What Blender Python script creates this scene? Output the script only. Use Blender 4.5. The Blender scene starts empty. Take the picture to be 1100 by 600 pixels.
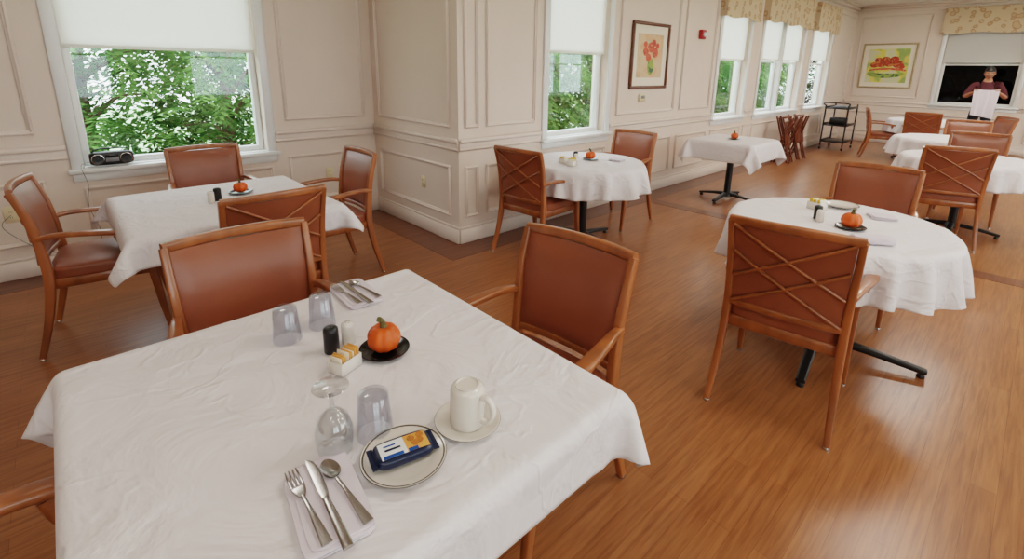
import bpy, bmesh, numpy as np, math, random
from mathutils import Vector, Matrix
random.seed(4); rng=np.random.RandomState(7)
COL=bpy.context.scene.collection
pi=math.pi
# ------------------------------------------------------------------ materials
def srgb(r,g,b):
    f=lambda c:(c/255/12.92) if c/255<=.04045 else ((c/255+.055)/1.055)**2.4
    return (f(r),f(g),f(b),1)
def newmat(name):
    m=bpy.data.materials.new(name); m.use_nodes=True; nt=m.node_tree
    return m,nt,nt.nodes['Principled BSDF']
def N(nt,t,**k):
    n=nt.nodes.new(t)
    for a,v in k.items(): setattr(n,a,v)
    return n
def mat(name,col,rough=.5,metal=0,noise=0,nscale=20,bump=0,bscale=200,stretch=None,coat=0,spec=.5,sheen=0):
    m,nt,b=newmat(name)
    b.inputs['Roughness'].default_value=rough; b.inputs['Metallic'].default_value=metal
    b.inputs['Coat Weight'].default_value=coat; b.inputs['Specular IOR Level'].default_value=spec
    b.inputs['Sheen Weight'].default_value=sheen
    b.inputs['Base Color'].default_value=col
    tc=N(nt,'ShaderNodeTexCoord'); mp=N(nt,'ShaderNodeMapping'); nt.links.new(tc.outputs['Object'],mp.inputs[0])
    if stretch: mp.inputs['Scale'].default_value=stretch
    if noise:
        no=N(nt,'ShaderNodeTexNoise'); no.inputs['Scale'].default_value=nscale; no.inputs['Detail'].default_value=5
        nt.links.new(mp.outputs[0],no.inputs['Vector'])
        r=N(nt,'ShaderNodeValToRGB'); r.color_ramp.elements[0].position=.3; r.color_ramp.elements[1].position=.7
        r.color_ramp.elements[0].color=[c*(1-noise) for c in col[:3]]+[1]
        r.color_ramp.elements[1].color=[min(1,c*(1+noise)) for c in col[:3]]+[1]
        nt.links.new(no.outputs['Fac'],r.inputs[0]); nt.links.new(r.outputs[0],b.inputs['Base Color'])
    if bump:
        no=N(nt,'ShaderNodeTexNoise'); no.inputs['Scale'].default_value=bscale; no.inputs['Detail'].default_value=4
        nt.links.new(mp.outputs[0],no.inputs['Vector'])
        bp=N(nt,'ShaderNodeBump'); bp.inputs['Strength'].default_value=bump; bp.inputs['Distance'].default_value=.01
        nt.links.new(no.outputs['Fac'],bp.inputs['Height']); nt.links.new(bp.outputs[0],b.inputs['Normal'])
    return m
M={}
M['wall']=mat('wall_paint',srgb(224,207,193),.55,noise=.02,nscale=3,bump=.05,bscale=90)
M['trim']=mat('trim_paint',srgb(227,211,199),.4,noise=.01,nscale=5)
M['white']=mat('white_window_paint',srgb(236,238,236),.35,noise=.01,nscale=5)
M['ceil']=mat('ceiling_paint',srgb(236,232,226),.8,noise=.01,nscale=5)
M['wood']=mat('chair_wood',srgb(148,86,46),.32,noise=.28,nscale=14,stretch=(1,1,.2),coat=.25)
M['tabletop']=mat('table_laminate',srgb(226,222,216),.5,noise=.02)
M['wooddk']=mat('dark_stand_wood',srgb(104,52,28),.4,noise=.25,nscale=14,stretch=(1,1,.2))
M['vinyl']=mat('terracotta_vinyl',srgb(138,77,52),.34,noise=.06,nscale=6,bump=.10,bscale=260)
M['black']=mat('black_metal',srgb(26,27,28),.4,noise=.05,bump=.05)
M['blackpl']=mat('black_gloss_ceramic',srgb(14,14,16),.12)
M['plastic']=mat('black_plastic',srgb(24,24,26),.35,noise=.05)
M['grey']=mat('grey_plastic',srgb(120,122,126),.35,noise=.05)
M['steel']=mat('stainless_steel',srgb(190,188,186),.2,metal=1,noise=.02)
M['pump']=mat('pumpkin_skin',srgb(214,88,22),.42,noise=.18,nscale=25,bump=.1,bscale=120)
M['stem']=mat('pumpkin_stem',srgb(92,84,44),.7,noise=.3,nscale=60,bump=.3)
M['ceramic']=mat('white_stoneware',srgb(224,217,208),.15,coat=.5,noise=.015,nscale=8)
M['band']=mat('dark_rim_band',srgb(90,84,76),.25)
M['napkin']=mat('napkin_cotton',srgb(218,208,216),.85,noise=.02,nscale=30,bump=.25,bscale=400,sheen=.2)
M['yellow']=mat('yellow_packet_paper',srgb(222,180,50),.5,noise=.1)
M['pink']=mat('white_packet_paper',srgb(232,222,204),.6,noise=.03)
M['orange']=mat('cookie_print',srgb(190,112,46),.45,noise=.35,nscale=160)
M['tan']=mat('tan_foil',srgb(226,160,84),.35,noise=.1)
M['blue']=mat('blue_foil',srgb(28,78,150),.25,noise=.1)
M['foil']=mat('white_foil',srgb(230,232,234),.25,noise=.02)
M['navy']=mat('navy_foil',srgb(20,32,60),.3,noise=.1)
M['red']=mat('red_plastic',srgb(160,22,26),.35,noise=.03)
M['plate']=mat('wall_plate_plastic',srgb(222,206,170),.4,noise=.01)
M['frame']=mat('picture_frame_wood',srgb(104,66,46),.4,noise=.2,nscale=20)
M['frame2']=mat('picture_frame_pale',srgb(176,156,120),.4,noise=.15,nscale=20)
M['matb']=mat('picture_mat_board',srgb(232,222,204),.8,noise=.01)
M['hair']=mat('black_hair',srgb(20,17,16),.5,noise=.3,nscale=80,bump=.3)
M['skin']=mat('skin',srgb(172,116,88),.5,noise=.05,nscale=20)
M['lips']=mat('lips',srgb(140,76,66),.5)
M['eye']=mat('eye_dark',srgb(30,22,18),.2)
M['eyew']=mat('eye_white',srgb(220,216,210),.3)
M['shirt']=mat('maroon_shirt',srgb(74,26,34),.85,noise=.1,nscale=30,bump=.2)
M['pants']=mat('black_trousers',srgb(28,28,32),.85,noise=.1,nscale=30)
M['ground']=mat('pale_lawn',srgb(158,182,140),.9,noise=.25,nscale=1.2)
M['bark']=mat('tree_bark',srgb(96,80,62),.9,noise=.3,nscale=12,bump=.5,bscale=20)
# valance fabric
m,nt,b=newmat('valance_fabric'); b.inputs['Roughness'].default_value=.9
tc=N(nt,'ShaderNodeTexCoord'); v=N(nt,'ShaderNodeTexVoronoi'); v.inputs['Scale'].default_value=9
n=N(nt,'ShaderNodeTexNoise'); n.inputs['Scale'].default_value=7; n.inputs['Detail'].default_value=4
nt.links.new(tc.outputs['Object'],v.inputs['Vector']); nt.links.new(tc.outputs['Object'],n.inputs['Vector'])
mx=N(nt,'ShaderNodeMath',operation='ADD'); nt.links.new(v.outputs['Distance'],mx.inputs[0]); nt.links.new(n.outputs['Fac'],mx.inputs[1])
r=N(nt,'ShaderNodeValToRGB'); e=r.color_ramp.elements; e[0].position=.72; e[0].color=srgb(198,170,136); e[1].position=.84; e[1].color=srgb(170,130,100)
e2=r.color_ramp.elements.new(.95); e2.color=srgb(206,184,154)
nt.links.new(mx.outputs[0],r.inputs[0]); nt.links.new(r.outputs[0],b.inputs['Base Color']); M['valance']=m
# tablecloth
m,nt,b=newmat('white_tablecloth'); b.inputs['Base Color'].default_value=srgb(227,222,224); b.inputs['Roughness'].default_value=.75; b.inputs['Sheen Weight'].default_value=.15
tc=N(nt,'ShaderNodeTexCoord')
n1=N(nt,'ShaderNodeTexNoise'); n1.inputs['Scale'].default_value=4.5; n1.inputs['Detail'].default_value=4; n1.inputs['Roughness'].default_value=.55; n1.inputs['Distortion'].default_value=.8
n3=N(nt,'ShaderNodeTexNoise'); n3.inputs['Scale'].default_value=2.6; n3.inputs['Detail'].default_value=3; n3.inputs['Distortion'].default_value=1.5
n2=N(nt,'ShaderNodeTexNoise'); n2.inputs['Scale'].default_value=420; n2.inputs['Detail'].default_value=2
for q in (n1,n2,n3): nt.links.new(tc.outputs['Object'],q.inputs['Vector'])
rc=N(nt,'ShaderNodeValToRGB'); e=rc.color_ramp.elements; e[0].position=.46; e[0].color=(0,0,0,1); e[1].position=.54; e[1].color=(0,0,0,1); q=e.new(.5); q.color=(1,1,1,1); rc.color_ramp.interpolation='EASE'
nt.links.new(n3.outputs['Fac'],rc.inputs[0])
b1=N(nt,'ShaderNodeBump'); b1.inputs['Strength'].default_value=.75; b1.inputs['Distance'].default_value=.028
b3=N(nt,'ShaderNodeBump'); b3.inputs['Strength'].default_value=.45; b3.inputs['Distance'].default_value=.0035
b2=N(nt,'ShaderNodeBump'); b2.inputs['Strength'].default_value=.12; b2.inputs['Distance'].default_value=.002
nt.links.new(n1.outputs['Fac'],b1.inputs['Height']); nt.links.new(rc.outputs[0],b3.inputs['Height']); nt.links.new(n2.outputs['Fac'],b2.inputs['Height'])
nt.links.new(b1.outputs[0],b3.inputs['Normal']); nt.links.new(b3.outputs[0],b2.inputs['Normal']); nt.links.new(b2.outputs[0],b.inputs['Normal']); M['cloth']=m
# blind (translucent)
m,nt,b=newmat('roller_blind_fabric'); nt.nodes.remove(b)
d=N(nt,'ShaderNodeBsdfDiffuse'); d.inputs[0].default_value=srgb(248,246,240); t=N(nt,'ShaderNodeBsdfTranslucent'); t.inputs[0].default_value=srgb(250,248,244)
mi=N(nt,'ShaderNodeMixShader'); mi.inputs[0].default_value=.55
nz=N(nt,'ShaderNodeTexNoise'); nz.inputs['Scale'].default_value=300; bp=N(nt,'ShaderNodeBump'); bp.inputs['Strength'].default_value=.1; bp.inputs['Distance'].default_value=.002
nt.links.new(nz.outputs['Fac'],bp.inputs['Height']); nt.links.new(bp.outputs[0],d.inputs['Normal'])
nt.links.new(d.outputs[0],mi.inputs[1]); nt.links.new(t.outputs[0],mi.inputs[2]); nt.links.new(mi.outputs[0],nt.nodes['Material Output'].inputs[0]); M['blind']=m
# glass thin
def thin(name,tint,base=.04,edge=.35,rough=.02,diff=0):
    m,nt,b=newmat(name); nt.nodes.remove(b)
    tr=N(nt,'ShaderNodeBsdfTransparent'); tr.inputs[0].default_value=tint
    gl=N(nt,'ShaderNodeBsdfGlossy'); gl.inputs['Roughness'].default_value=rough; gl.inputs[0].default_value=(.9,.93,.96,1)
    lw=N(nt,'ShaderNodeLayerWeight'); lw.inputs[0].default_value=.35
    mr=N(nt,'ShaderNodeMapRange'); mr.inputs['To Min'].default_value=base; mr.inputs['To Max'].default_value=edge
    nt.links.new(lw.outputs['Facing'],mr.inputs['Value'])
    mi=N(nt,'ShaderNodeMixShader'); nt.links.new(mr.outputs[0],mi.inputs[0]); nt.links.new(tr.outputs[0],mi.inputs[1]); nt.links.new(gl.outputs[0],mi.inputs[2])
    nt.links.new(mi.outputs[0],nt.nodes['Material Output'].inputs[0]); return m
M['pane']=thin('window_glass',(.93,.96,.95,1),.03,.2)
M['panedk']=thin('tinted_window_glass',(.12,.13,.14,1),.02,.08)
M['tumbler']=thin('clear_plastic_tumbler',(.87,.88,.91,1),.03,.40,.05)
M['glass']=thin('clear_glass',(.92,.93,.93,1),.04,.6,.02)
# leaves
def leafmat(name,c1,c2):
    m,nt,b=newmat(name); nt.nodes.remove(b)
    tc=N(nt,'ShaderNodeTexCoord'); n=N(nt,'ShaderNodeTexNoise'); n.inputs['Scale'].default_value=2.2; n.inputs['Detail'].default_value=5
    nt.links.new(tc.outputs['Object'],n.inputs['Vector']); r=N(nt,'ShaderNodeValToRGB'); r.color_ramp.elements[0].position=.35; r.color_ramp.elements[1].position=.65
    r.color_ramp.elements[0].color=c1; r.color_ramp.elements[1].color=c2; nt.links.new(n.outputs['Fac'],r.inputs[0])
    d=N(nt,'ShaderNodeBsdfDiffuse'); t=N(nt,'ShaderNodeBsdfTranslucent'); nt.links.new(r.outputs[0],d.inputs[0]); nt.links.new(r.outputs[0],t.inputs[0])
    mi=N(nt,'ShaderNodeMixShader'); mi.inputs[0].default_value=.4; nt.links.new(d.outputs[0],mi.inputs[1]); nt.links.new(t.outputs[0],mi.inputs[2])
    nt.links.new(mi.outputs[0],nt.nodes['Material Output'].inputs[0]); return m
M['leaf']=leafmat('green_leaves',srgb(44,82,42),srgb(112,148,82))
M['leafdk']=leafmat('dark_green_leaves',srgb(20,34,22),srgb(48,66,44))
# painting
def painting(name,bg,seed,sc,stops):
    m,nt,b=newmat(name); b.inputs['Roughness'].default_value=.6
    tc=N(nt,'ShaderNodeTexCoord'); mp=N(nt,'ShaderNodeMapping'); mp.inputs['Location'].default_value=(seed,seed*2,seed)
    n=N(nt,'ShaderNodeTexNoise'); n.inputs['Scale'].default_value=sc; n.inputs['Detail'].default_value=3; n.inputs['Distortion'].default_value=1.2
    nt.links.new(tc.outputs['Object'],mp.inputs[0]); nt.links.new(mp.outputs[0],n.inputs['Vector'])
    r=N(nt,'ShaderNodeValToRGB'); r.color_ramp.interpolation='EASE'
    r.color_ramp.elements[0].position=0; r.color_ramp.elements[0].color=bg; r.color_ramp.elements[1].position=1; r.color_ramp.elements[1].color=bg
    for p,c in stops: q=r.color_ramp.elements.new(p); q.color=c
    nt.links.new(n.outputs['Fac'],r.inputs[0]); nt.links.new(r.outputs[0],b.inputs['Base Color']); return m
M['paintA']=painting('watercolour_vase',srgb(226,206,176),3.1,4,[(.42,srgb(214,186,150)),(.52,srgb(220,170,130)),(.62,srgb(186,176,140)),(.7,srgb(226,214,186))])
M['petal']=painting('painted_petals',srgb(206,84,62),1.1,14,[(.45,srgb(214,96,70)),(.52,srgb(176,54,44)),(.6,srgb(228,140,100))])
M['paintBbg']=painting('watercolour_ground',srgb(214,206,120),1.7,3,[(.4,srgb(150,176,100)),(.5,srgb(222,206,96)),(.6,srgb(206,206,170))])
M['apple']=painting('painted_trees',srgb(176,60,40),2.2,9,[(.45,srgb(190,66,40)),(.52,srgb(140,44,34)),(.6,srgb(206,120,64))])
M['bowlp']=painting('painted_field',srgb(84,128,100),2.9,6,[(.5,srgb(150,170,80)),(.6,srgb(70,110,80))])
# floor
def floormat(name,c1,c2,c3):
    m,nt,b=newmat(name)
    tc=N(nt,'ShaderNodeTexCoord'); mp=N(nt,'ShaderNodeMapping'); nt.links.new(tc.outputs['Object'],mp.inputs[0])
    br=N(nt,'ShaderNodeTexBrick'); br.offset=.37; br.inputs['Scale'].default_value=1; br.inputs['Brick Width'].default_value=.9; br.inputs['Row Height'].default_value=.076
    br.inputs['Mortar Size'].default_value=.0008; br.inputs['Mortar Smooth'].default_value=.5; br.inputs['Bias'].default_value=0
    br.inputs['Color1'].default_value=c1; br.inputs['Color2'].default_value=c2; br.inputs['Mortar'].default_value=c3
    nt.links.new(mp.outputs[0],br.inputs['Vector'])
    mp2=N(nt,'ShaderNodeMapping'); mp2.inputs['Scale'].default_value=(1.6,28,1); nt.links.new(tc.outputs['Object'],mp2.inputs[0])
    n=N(nt,'ShaderNodeTexNoise'); n.inputs['Scale'].default_value=2.2; n.inputs['Detail'].default_value=7; n.inputs['Roughness'].default_value=.6; n.inputs['Distortion'].default_value=.5
    nt.links.new(mp2.outputs[0],n.inputs['Vector'])
    r=N(nt,'ShaderNodeValToRGB'); r.color_ramp.elements[0].position=.3; r.color_ramp.elements[0].color=(.60,.53,.48,1); r.color_ramp.elements[1].position=.64; r.color_ramp.elements[1].color=(1.1,1.08,1.06,1)
    nt.links.new(n.outputs['Fac'],r.inputs[0])
    mx=N(nt,'ShaderNodeMixRGB',blend_type='MULTIPLY'); mx.inputs[0].default_value=.9
    nt.links.new(br.outputs['Color'],mx.inputs[1]); nt.links.new(r.outputs[0],mx.inputs[2]); nt.links.new(mx.outputs[0],b.inputs['Base Color'])
    b.inputs['Roughness'].default_value=.28; b.inputs['Specular IOR Level'].default_value=.45
    bp=N(nt,'ShaderNodeBump'); bp.inputs['Strength'].default_value=.08; bp.inputs['Distance'].default_value=.004
    nt.links.new(n.outputs['Fac'],bp.inputs['Height']); nt.links.new(bp.outputs[0],b.inputs['Normal']); return m
M['floor']=floormat('wood_look_plank',srgb(158,103,64),srgb(146,93,56),srgb(108,64,38))
M['floordk']=floormat('dark_border_plank',srgb(122,74,50),srgb(111,66,44),srgb(82,46,30))
# ------------------------------------------------------------------ mesh builder
class MB:
    def __init__(s): s.v=[];s.f=[];s.m=[];s.sm=[];s.mats=[]
    def mi(s,k):
        if k not in s.mats: s.mats.append(k)
        return s.mats.index(k)
    def add(s,vs,fs,mk,smooth=True,xf=None):
        o=len(s.v); i=s.mi(mk)
        for v in vs:
            v=Vector(v); 
            if xf: v=xf(v)
            s.v.append(tuple(v))
        for f in fs: s.f.append([a+o for a in f]); s.m.append(i); s.sm.append(smooth)
    def bm(s,b,mk,smooth=False,xf=None):
        b.verts.ensure_lookup_table(); b.verts.index_update()
        s.add([v.co.copy() for v in b.verts],[[v.index for v in f.verts] for f in b.faces],mk,smooth,xf); b.free()
    def box(s,x0,x1,y0,y1,z0,z1,mk,bev=0,xf=None,seg=1,smooth=False):
        b=bmesh.new(); bmesh.ops.create_cube(b,size=1)
        for v in b.verts: v.co=Vector(((x0+x1)/2+v.co.x*(x1-x0),(y0+y1)/2+v.co.y*(y1-y0),(z0+z1)/2+v.co.z*(z1-z0)))
        if bev: bmesh.ops.bevel(b,geom=b.edges[:]+b.verts[:],offset=bev,segments=seg,affect='EDGES',profile=.5)
        s.bm(b,mk,smooth,xf)
    def sbox(s,c,half,mk,p=6,cuts=7,xf=None):
        b=bmesh.new(); bmesh.ops.create_cube(b,size=2); bmesh.ops.subdivide_edges(b,edges=b.edges[:],cuts=cuts,use_grid_fill=True)
        for v in b.verts:
            q=[math.sin(a*pi/2)*.35+a*.65 for a in v.co]; q=[max(-1,min(1,a)) for a in q]
            mx=max(abs(a) for a in q); nn=sum(abs(a)**p for a in q)**(1/p); k=mx/nn if nn else 1
            v.co=Vector((c[0]+q[0]*k*half[0],c[1]+q[1]*k*half[1],c[2]+q[2]*k*half[2]))
        s.bm(b,mk,True,xf)
    def lathe(s,prof,mk,n=32,c=(0,0,0),xf=None,smooth=True,close=False):
        vs=[];fs=[]
        for r,z in prof:
            for i in range(n):
                a=2*pi*i/n; vs.append((c[0]+r*math.cos(a),c[1]+r*math.sin(a),c[2]+z))
        for j in range(len(prof)-1):
            for i in range(n):
                k=(i+1)%n; fs.append([j*n+i,j*n+k,(j+1)*n+k,(j+1)*n+i])
        if not close:
            if prof[0][0]>1e-4: fs.append([i for i in range(n)][::-1])
            if prof[-1][0]>1e-4: fs.append([(len(prof)-1)*n+i for i in range(n)])
        s.add(vs,fs,mk,smooth,xf)
    def disc(s,c,rx,rz,mk,n=24,y=0):
        s.add([(c[0]+rx*math.cos(2*pi*i/n),y,c[1]+rz*math.sin(2*pi*i/n)) for i in range(n)],[list(range(n))],mk,False)
    def sweep(s,pts,sizes,mk,ref=(0,1,0),nsec=12,p=4,res=5,xf=None,smooth=True):
        pts=[Vector(a) for a in pts]
        if not isinstance(sizes,list): sizes=[sizes]*len(pts)
        P=[];S=[]
        n=len(pts)
        if res<=1 or n<3: P=pts; S=sizes
        else:
            for i in range(n-1):
                p0=pts[max(i-1,0)];p1=pts[i];p2=pts[i+1];p3=pts[min(i+2,n-1)]
                for k in range(res):
                    t=k/res
                    P.append(.5*((2*p1)+(p2-p0)*t+(2*p0-5*p1+4*p2-p3)*t*t+(3*p1-p0-3*p2+p3)*t**3))
                    S.append(tuple(sizes[i][a]*(1-t)+sizes[i+1][a]*t for a in (0,1)))
            P.append(pts[-1]);S.append(sizes[-1])
        vs=[];fs=[];ref=Vector(ref)
        for i,q in enumerate(P):
            t=(P[min(i+1,len(P)-1)]-P[max(i-1,0)]).normalized()
            a=(ref-t*ref.dot(t)).normalized(); bb=t.cross(a)
            for k in range(nsec):
                th=2*pi*(k+.5)/nsec; c=math.cos(th);d=math.sin(th); e=2/p
                ca=math.copysign(abs(c)**e,c); da=math.copysign(abs(d)**e,d)
                vs.append(q+a*ca*S[i][0]+bb*da*S[i][1])
        for i in range(len(P)-1):
            for k in range(nsec):
                k2=(k+1)%nsec; fs.append([i*nsec+k,i*nsec+k2,(i+1)*nsec+k2,(i+1)*nsec+k])
        fs.append(list(range(nsec))[::-1]); fs.append([(len(P)-1)*nsec+k for k in range(nsec)])
        s.add(vs,fs,mk,smooth,xf)
    def mesh(s,name):
        me=bpy.data.meshes.new(name); me.from_pydata(s.v,[],s.f)
        for k in s.mats: me.materials.append(M[k])
        me.polygons.foreach_set('material_index',s.m); me.polygons.foreach_set('use_smooth',s.sm); me.update()
        b=bmesh.new(); b.from_mesh(me); bmesh.ops.recalc_face_normals(b,faces=b.faces[:]); b.to_mesh(me); b.free()
        try: me.set_sharp_from_angle(angle=math.radians(50))
        except Exception: pass
        return me
    def obj(s,name,loc=(0,0,0),rot=0,parent=None):
        return inst(name,s.mesh(name),loc,rot,parent)
def inst(name,me,loc=(0,0,0),rot=0,parent=None,scale=1):
    o=bpy.data.objects.new(name,me); COL.objects.link(o); o.location=loc; o.rotation_euler=(0,0,rot) if not isinstance(rot,tuple) else rot
    o.scale=(scale,)*3 if not isinstance(scale,tuple) else scale
    if parent: o.parent=parent
    return o
# ------------------------------------------------------------------ room
XC,YA,YB,XF,HC=2.474,4.828,3.335,14.0,3.05
XB,YR=-2.8,-3.6
TH=.2
def wall(name,org,rot,L,openings):
    mb=MB(); xs=0
    for (a,b,z0,z1) in sorted(openings):
        mb.box(xs,a,0,TH,0,HC,'wall'); mb.box(a,b,0,TH,0,z0,'wall'); mb.box(a,b,0,TH,z1,HC,'wall'); xs=b
    mb.box(xs,L,0,TH,0,HC,'wall')
    return mb.obj(name,org,rot)
ZT=2.55
wA=[(.09-XB,1.385-XB,.76,ZT)]
wB=[(3.56-XC,4.50-XC,.86,ZT),(7.16-XC,8.14-XC,.86,ZT),(8.68-XC,10.62-XC,.86,ZT),(11.12-XC,12.28-XC,.86,ZT)]
wF=[(YB-1.66,YB-.44,.93,ZT)]
wall('wall_left',(XB,YA,0),0,XC-XB,wA)
wall('wall_column',(XC,YA,0),-pi/2,YA-YB-TH,[])
wall('wall_window_side',(XC,YB,0),0,XF-XC,wB)
wall('wall_far',(XF,YB,0),-pi/2,YB-YR,wF)
wR=[(1,3.6,.8,2.6),(5,7.6,.8,2.6),(9,11.6,.8,2.6),(13.0,15.8,.8,2.6)]
wall('wall_right',(XF,YR,0),pi,XF-XB,wR)
wall('wall_back',(XB,YR,0),pi/2,YA-YR,[])
mb=MB(); mb.box(XB-TH,XC+TH,YR-TH,YA+TH,HC,HC+.15,'ceil'); mb.box(XC+TH,XF+TH,YR-TH,YB+TH,HC,HC+.15,'ceil'); mb.obj('ceiling')
mb=MB(); mb.box(XB-TH,XC+TH,YR-TH,YA+TH,-.1,0,'floor'); mb.box(XC+TH,XF+TH,YR-TH,YB+TH,-.1,0,'floor')
def slab(x0,x1,y0,y1): mb.box(x0,x1,y0,y1,-.01,.0015,'floordk')
slab(XB,XC,YA-.28,YA); slab(XC-.28,XC,YB-.28,YA-.28); slab(XC,XF,YB-.28,YB); slab(5.08,5.26,YR,YB-.28)
mb.obj('floor')
# trim helper (local wall frame: x along, -y into the room)
def rail(mb,L0,L1,z0,z1,d,bev=.004): mb.box(L0,L1,-d,.0,z0,z1,'trim',bev)
def panel(mb,a,b,z0,z1):
    for (w,d,o) in ((.034,.012,0),(.014,.022,.006)):
        a0,b0,c0,d0=a+o,b-o,z0+o,z1-o
        mb.box(a0,b0,-d,0,c0,c0+w,'trim',.004); mb.box(a0,b0,-d,0,d0-w,d0,'trim',.004)
        mb.box(a0,a0+w,-d,0,c0+w,d0-w,'trim',.004); mb.box(b0-w,b0,-d,0,c0+w,d0-w,'trim',.004)
ti=[0]
def trims(org,rot,L,side,gaps,uppers,lowers,e0=0,e1=0):
    mb=MB(); rail(mb,-e0,L+e1,0,.13,.018); rail(mb,-e0,L+e1,.13,.155,.012); mb.obj('baseboard_'+side,org,rot)
    mb=MB(); xs=-e0
    for a,b in gaps+[(L+e1,L+e1)]:
        if a>xs:
            rail(mb,xs,a,.835,.93,.014); rail(mb,xs,a,.905,.945,.036,.01); rail(mb,xs,a,.84,.862,.022,.006)
        xs=b
    ti[0]+=1; mb.obj('trim_%d'%ti[0],org,rot)
    mb=MB(); rail(mb,-e0,L+e1,HC-.16,HC-.10,.02); rail(mb,-e0,L+e1,HC-.10,HC-.04,.06,.015); rail(mb,-e0,L+e1,HC-.04,HC,.1,.01)
    ti[0]+=1; mb.obj('trim_%d'%ti[0],org,rot)
    mb=MB()
    for a,b in uppers: panel(mb,a,b,1.03,HC-.24)
    for a,b in lowers: panel(mb,a,b,.235,.70)
    if mb.v: ti[0]+=1; mb.obj('trim_%d'%ti[0],org,rot)
trims((XB,YA,0),0,XC-XB,'left',[(.01-XB,1.465-XB)],[(-2.6-XB,-1.6-XB),(-1.4-XB,-.14-XB),(1.56-XB,2.37-XB)],[(-2.6-XB,-1.6-XB),(-1.4-XB,-.14-XB),(1.56-XB,2.37-XB)])
mb=MB(); panel(mb,.06-XB,1.42-XB,.235,.62); ti[0]+=1; mb.obj('trim_%d'%ti[0],(XB,YA,0),0)
trims((XC,YA,0),-pi/2,YA-YB,'column',[],[(.12,1.38)],[(.12,1.38)],0,.0)
trims((XC,YB,0),0,XF-XC,'window_side',[(3.48-XC,4.58-XC),(7.08-XC,8.22-XC),(8.60-XC,10.70-XC),(11.04-XC,12.36-XC)],
  [(.06,.22),(.30,.92),(4.70-XC,5.98-XC),(6.12-XC,6.98-XC),(12.48-XC,13.85-XC)],[(.06,.22),(.30,.92),(4.70-XC,5.98-XC),(6.12-XC,6.98-XC),(8.27-XC,8.56-XC),(10.75-XC,11-XC),(12.48-XC,13.85-XC)],.0,0)
mb=MB(); panel(mb,3.52-XC,4.54-XC,.235,.70); panel(mb,7.12-XC,8.18-XC,.235,.70);panel(mb,8.64-XC,10.66-XC,.235,.70);panel(mb,11.1-XC,12.3-XC,.235,.70); ti[0]+=1; mb.obj('trim_%d'%ti[0],(XC,YB,0),0)
trims((XF,YB,0),-pi/2,YB-YR,'far',[(YB-1.74,YB-.36)],[(.12,1.38),(3.15,4.6),(4.8,6.2)],[(.12,1.38),(1.5,2.95),(3.15,4.6),(4.8,6.2)])
# windows
wi=[0]
def window(org,rot,a,b,z0,z1,mull=(),blind=None,val=None,pane='pane'):
    wi[0]+=1; w=b-a; mb=MB(); cas=.075
    for x0,x1,c0,c1 in ((-cas,0,z0-.02,z1+cas),(w,w+cas,z0-.02,z1+cas),(0,w,z1,z1+cas)): mb.box(x0,x1,-.022,0,c0,c1,'white',.005)
    mb.box(-cas-.02,w+cas+.02,-.065,0,z0-.035,z0,'white',.006); mb.box(0.001,w-.001,0,.09,z0-.0,z0+.006,'white'); mb.box(-cas,w+cas,-.018,0,z0-.10,z0-.035,'white',.004)
    xs=[0]+list(mull)+[w]; f=.05
    for i in range(len(xs)-1):
        x0=xs[i]+(0 if i==0 else .04); x1=xs[i+1]-(0 if i==len(xs)-2 else .04)
        mb.box(x0,x0+f,.08,.15,z0,z1,'white',.006); mb.box(x1-f,x1,.08,.15,z0,z1,'white',.006)
        mb.box(x0+f,x1-f,.08,.15,z0,z0+f,'white',.006); mb.box(x0+f,x1-f,.08,.15,z1-f,z1,'white',.006)
        zm=(z0+z1)/2+.02; mb.box(x0+f,x1-f,.10,.14,zm-.02,zm+.02,'white',.004)
        mb.box(x0+f,x1-f,.115,.119,z0+f,z1-f,pane)
    for m_ in mull: mb.box(m_-.04,m_+.04,.0,.15,z0,z1,'white',.006)
    mb.obj('window_%d'%wi[0],(org[0]+a*math.cos(rot),org[1]+a*math.sin(rot),0),rot)
    O=(org[0]+a*math.cos(rot),org[1]+a*math.sin(rot),0)
    if blind:
        for i in range(len(xs)-1):
            x0=xs[i]+(.012 if i==0 else .045); x1=xs[i+1]-(.012 if i==len(xs)-2 else .045)
            mb=MB(); mb.box(x0,x1,.045,.0475,blind+.01,z1-.03,'blind'); mb.box(x0,x1,.038,.054,blind,blind+.025,'blind',.004)
            mb.sweep([(x0,.046,z1-.03),(x1,.046,z1-.03)],(.022,.022),'white',ref=(0,0,1),p=2)
            mb.obj('roller_blind',O,rot)
    if val:
        v0,v1=val; mb=MB(); nx=60; vs=[];fs=[]
        X0,X1=-.11,w+.11
        for iz,z in enumerate((v1,(v0+v1)/2,v0)):
            for i in range(nx+1):
                t=i/nx; vs.append((X0+(X1-X0)*t,-.10-.006*math.sin(t*w*22)*(iz/2),z-(.018*math.sin(t*w*9) if iz==2 else 0)))
        for iz in range(2):
            for i in range(nx): k=iz*(nx+1)+i; fs.append([k,k+1,k+nx+2,k+nx+1])
        mb.add(vs,fs,'valance'); mb.box(X0,X1,-.1,-.0,v1-.012,v1,'valance')
        mb.box(X0,X0+.006,-.1,0,v0,v1-.012,'valance'); mb.box(X1-.006,X1,-.1,0,v0,v1-.012,'valance')
        mb.obj('window_valance',O,rot)
window((XB,YA),0,.09-XB,1.385-XB,.76,ZT,(),1.635)
window((XC,YB),0,3.56-XC,4.50-XC,.86,ZT,(),1.69,(2.34,2.86))
window((XC,YB),0,7.16-XC,8.14-XC,.86,ZT,(),1.71,(2.30,2.86))
window((XC,YB),0,8.68-XC,10.62-XC,.86,ZT,(.96,),1.75,(2.34,2.86))
window((XC,YB),0,11.12-XC,12.28-XC,.86,ZT,(),1.79,(2.34,2.86))
window((XF,YB),-pi/2,YB-1.66,YB-.44,.93,ZT,(),1.79,(2.38,2.88),'panedk')
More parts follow.
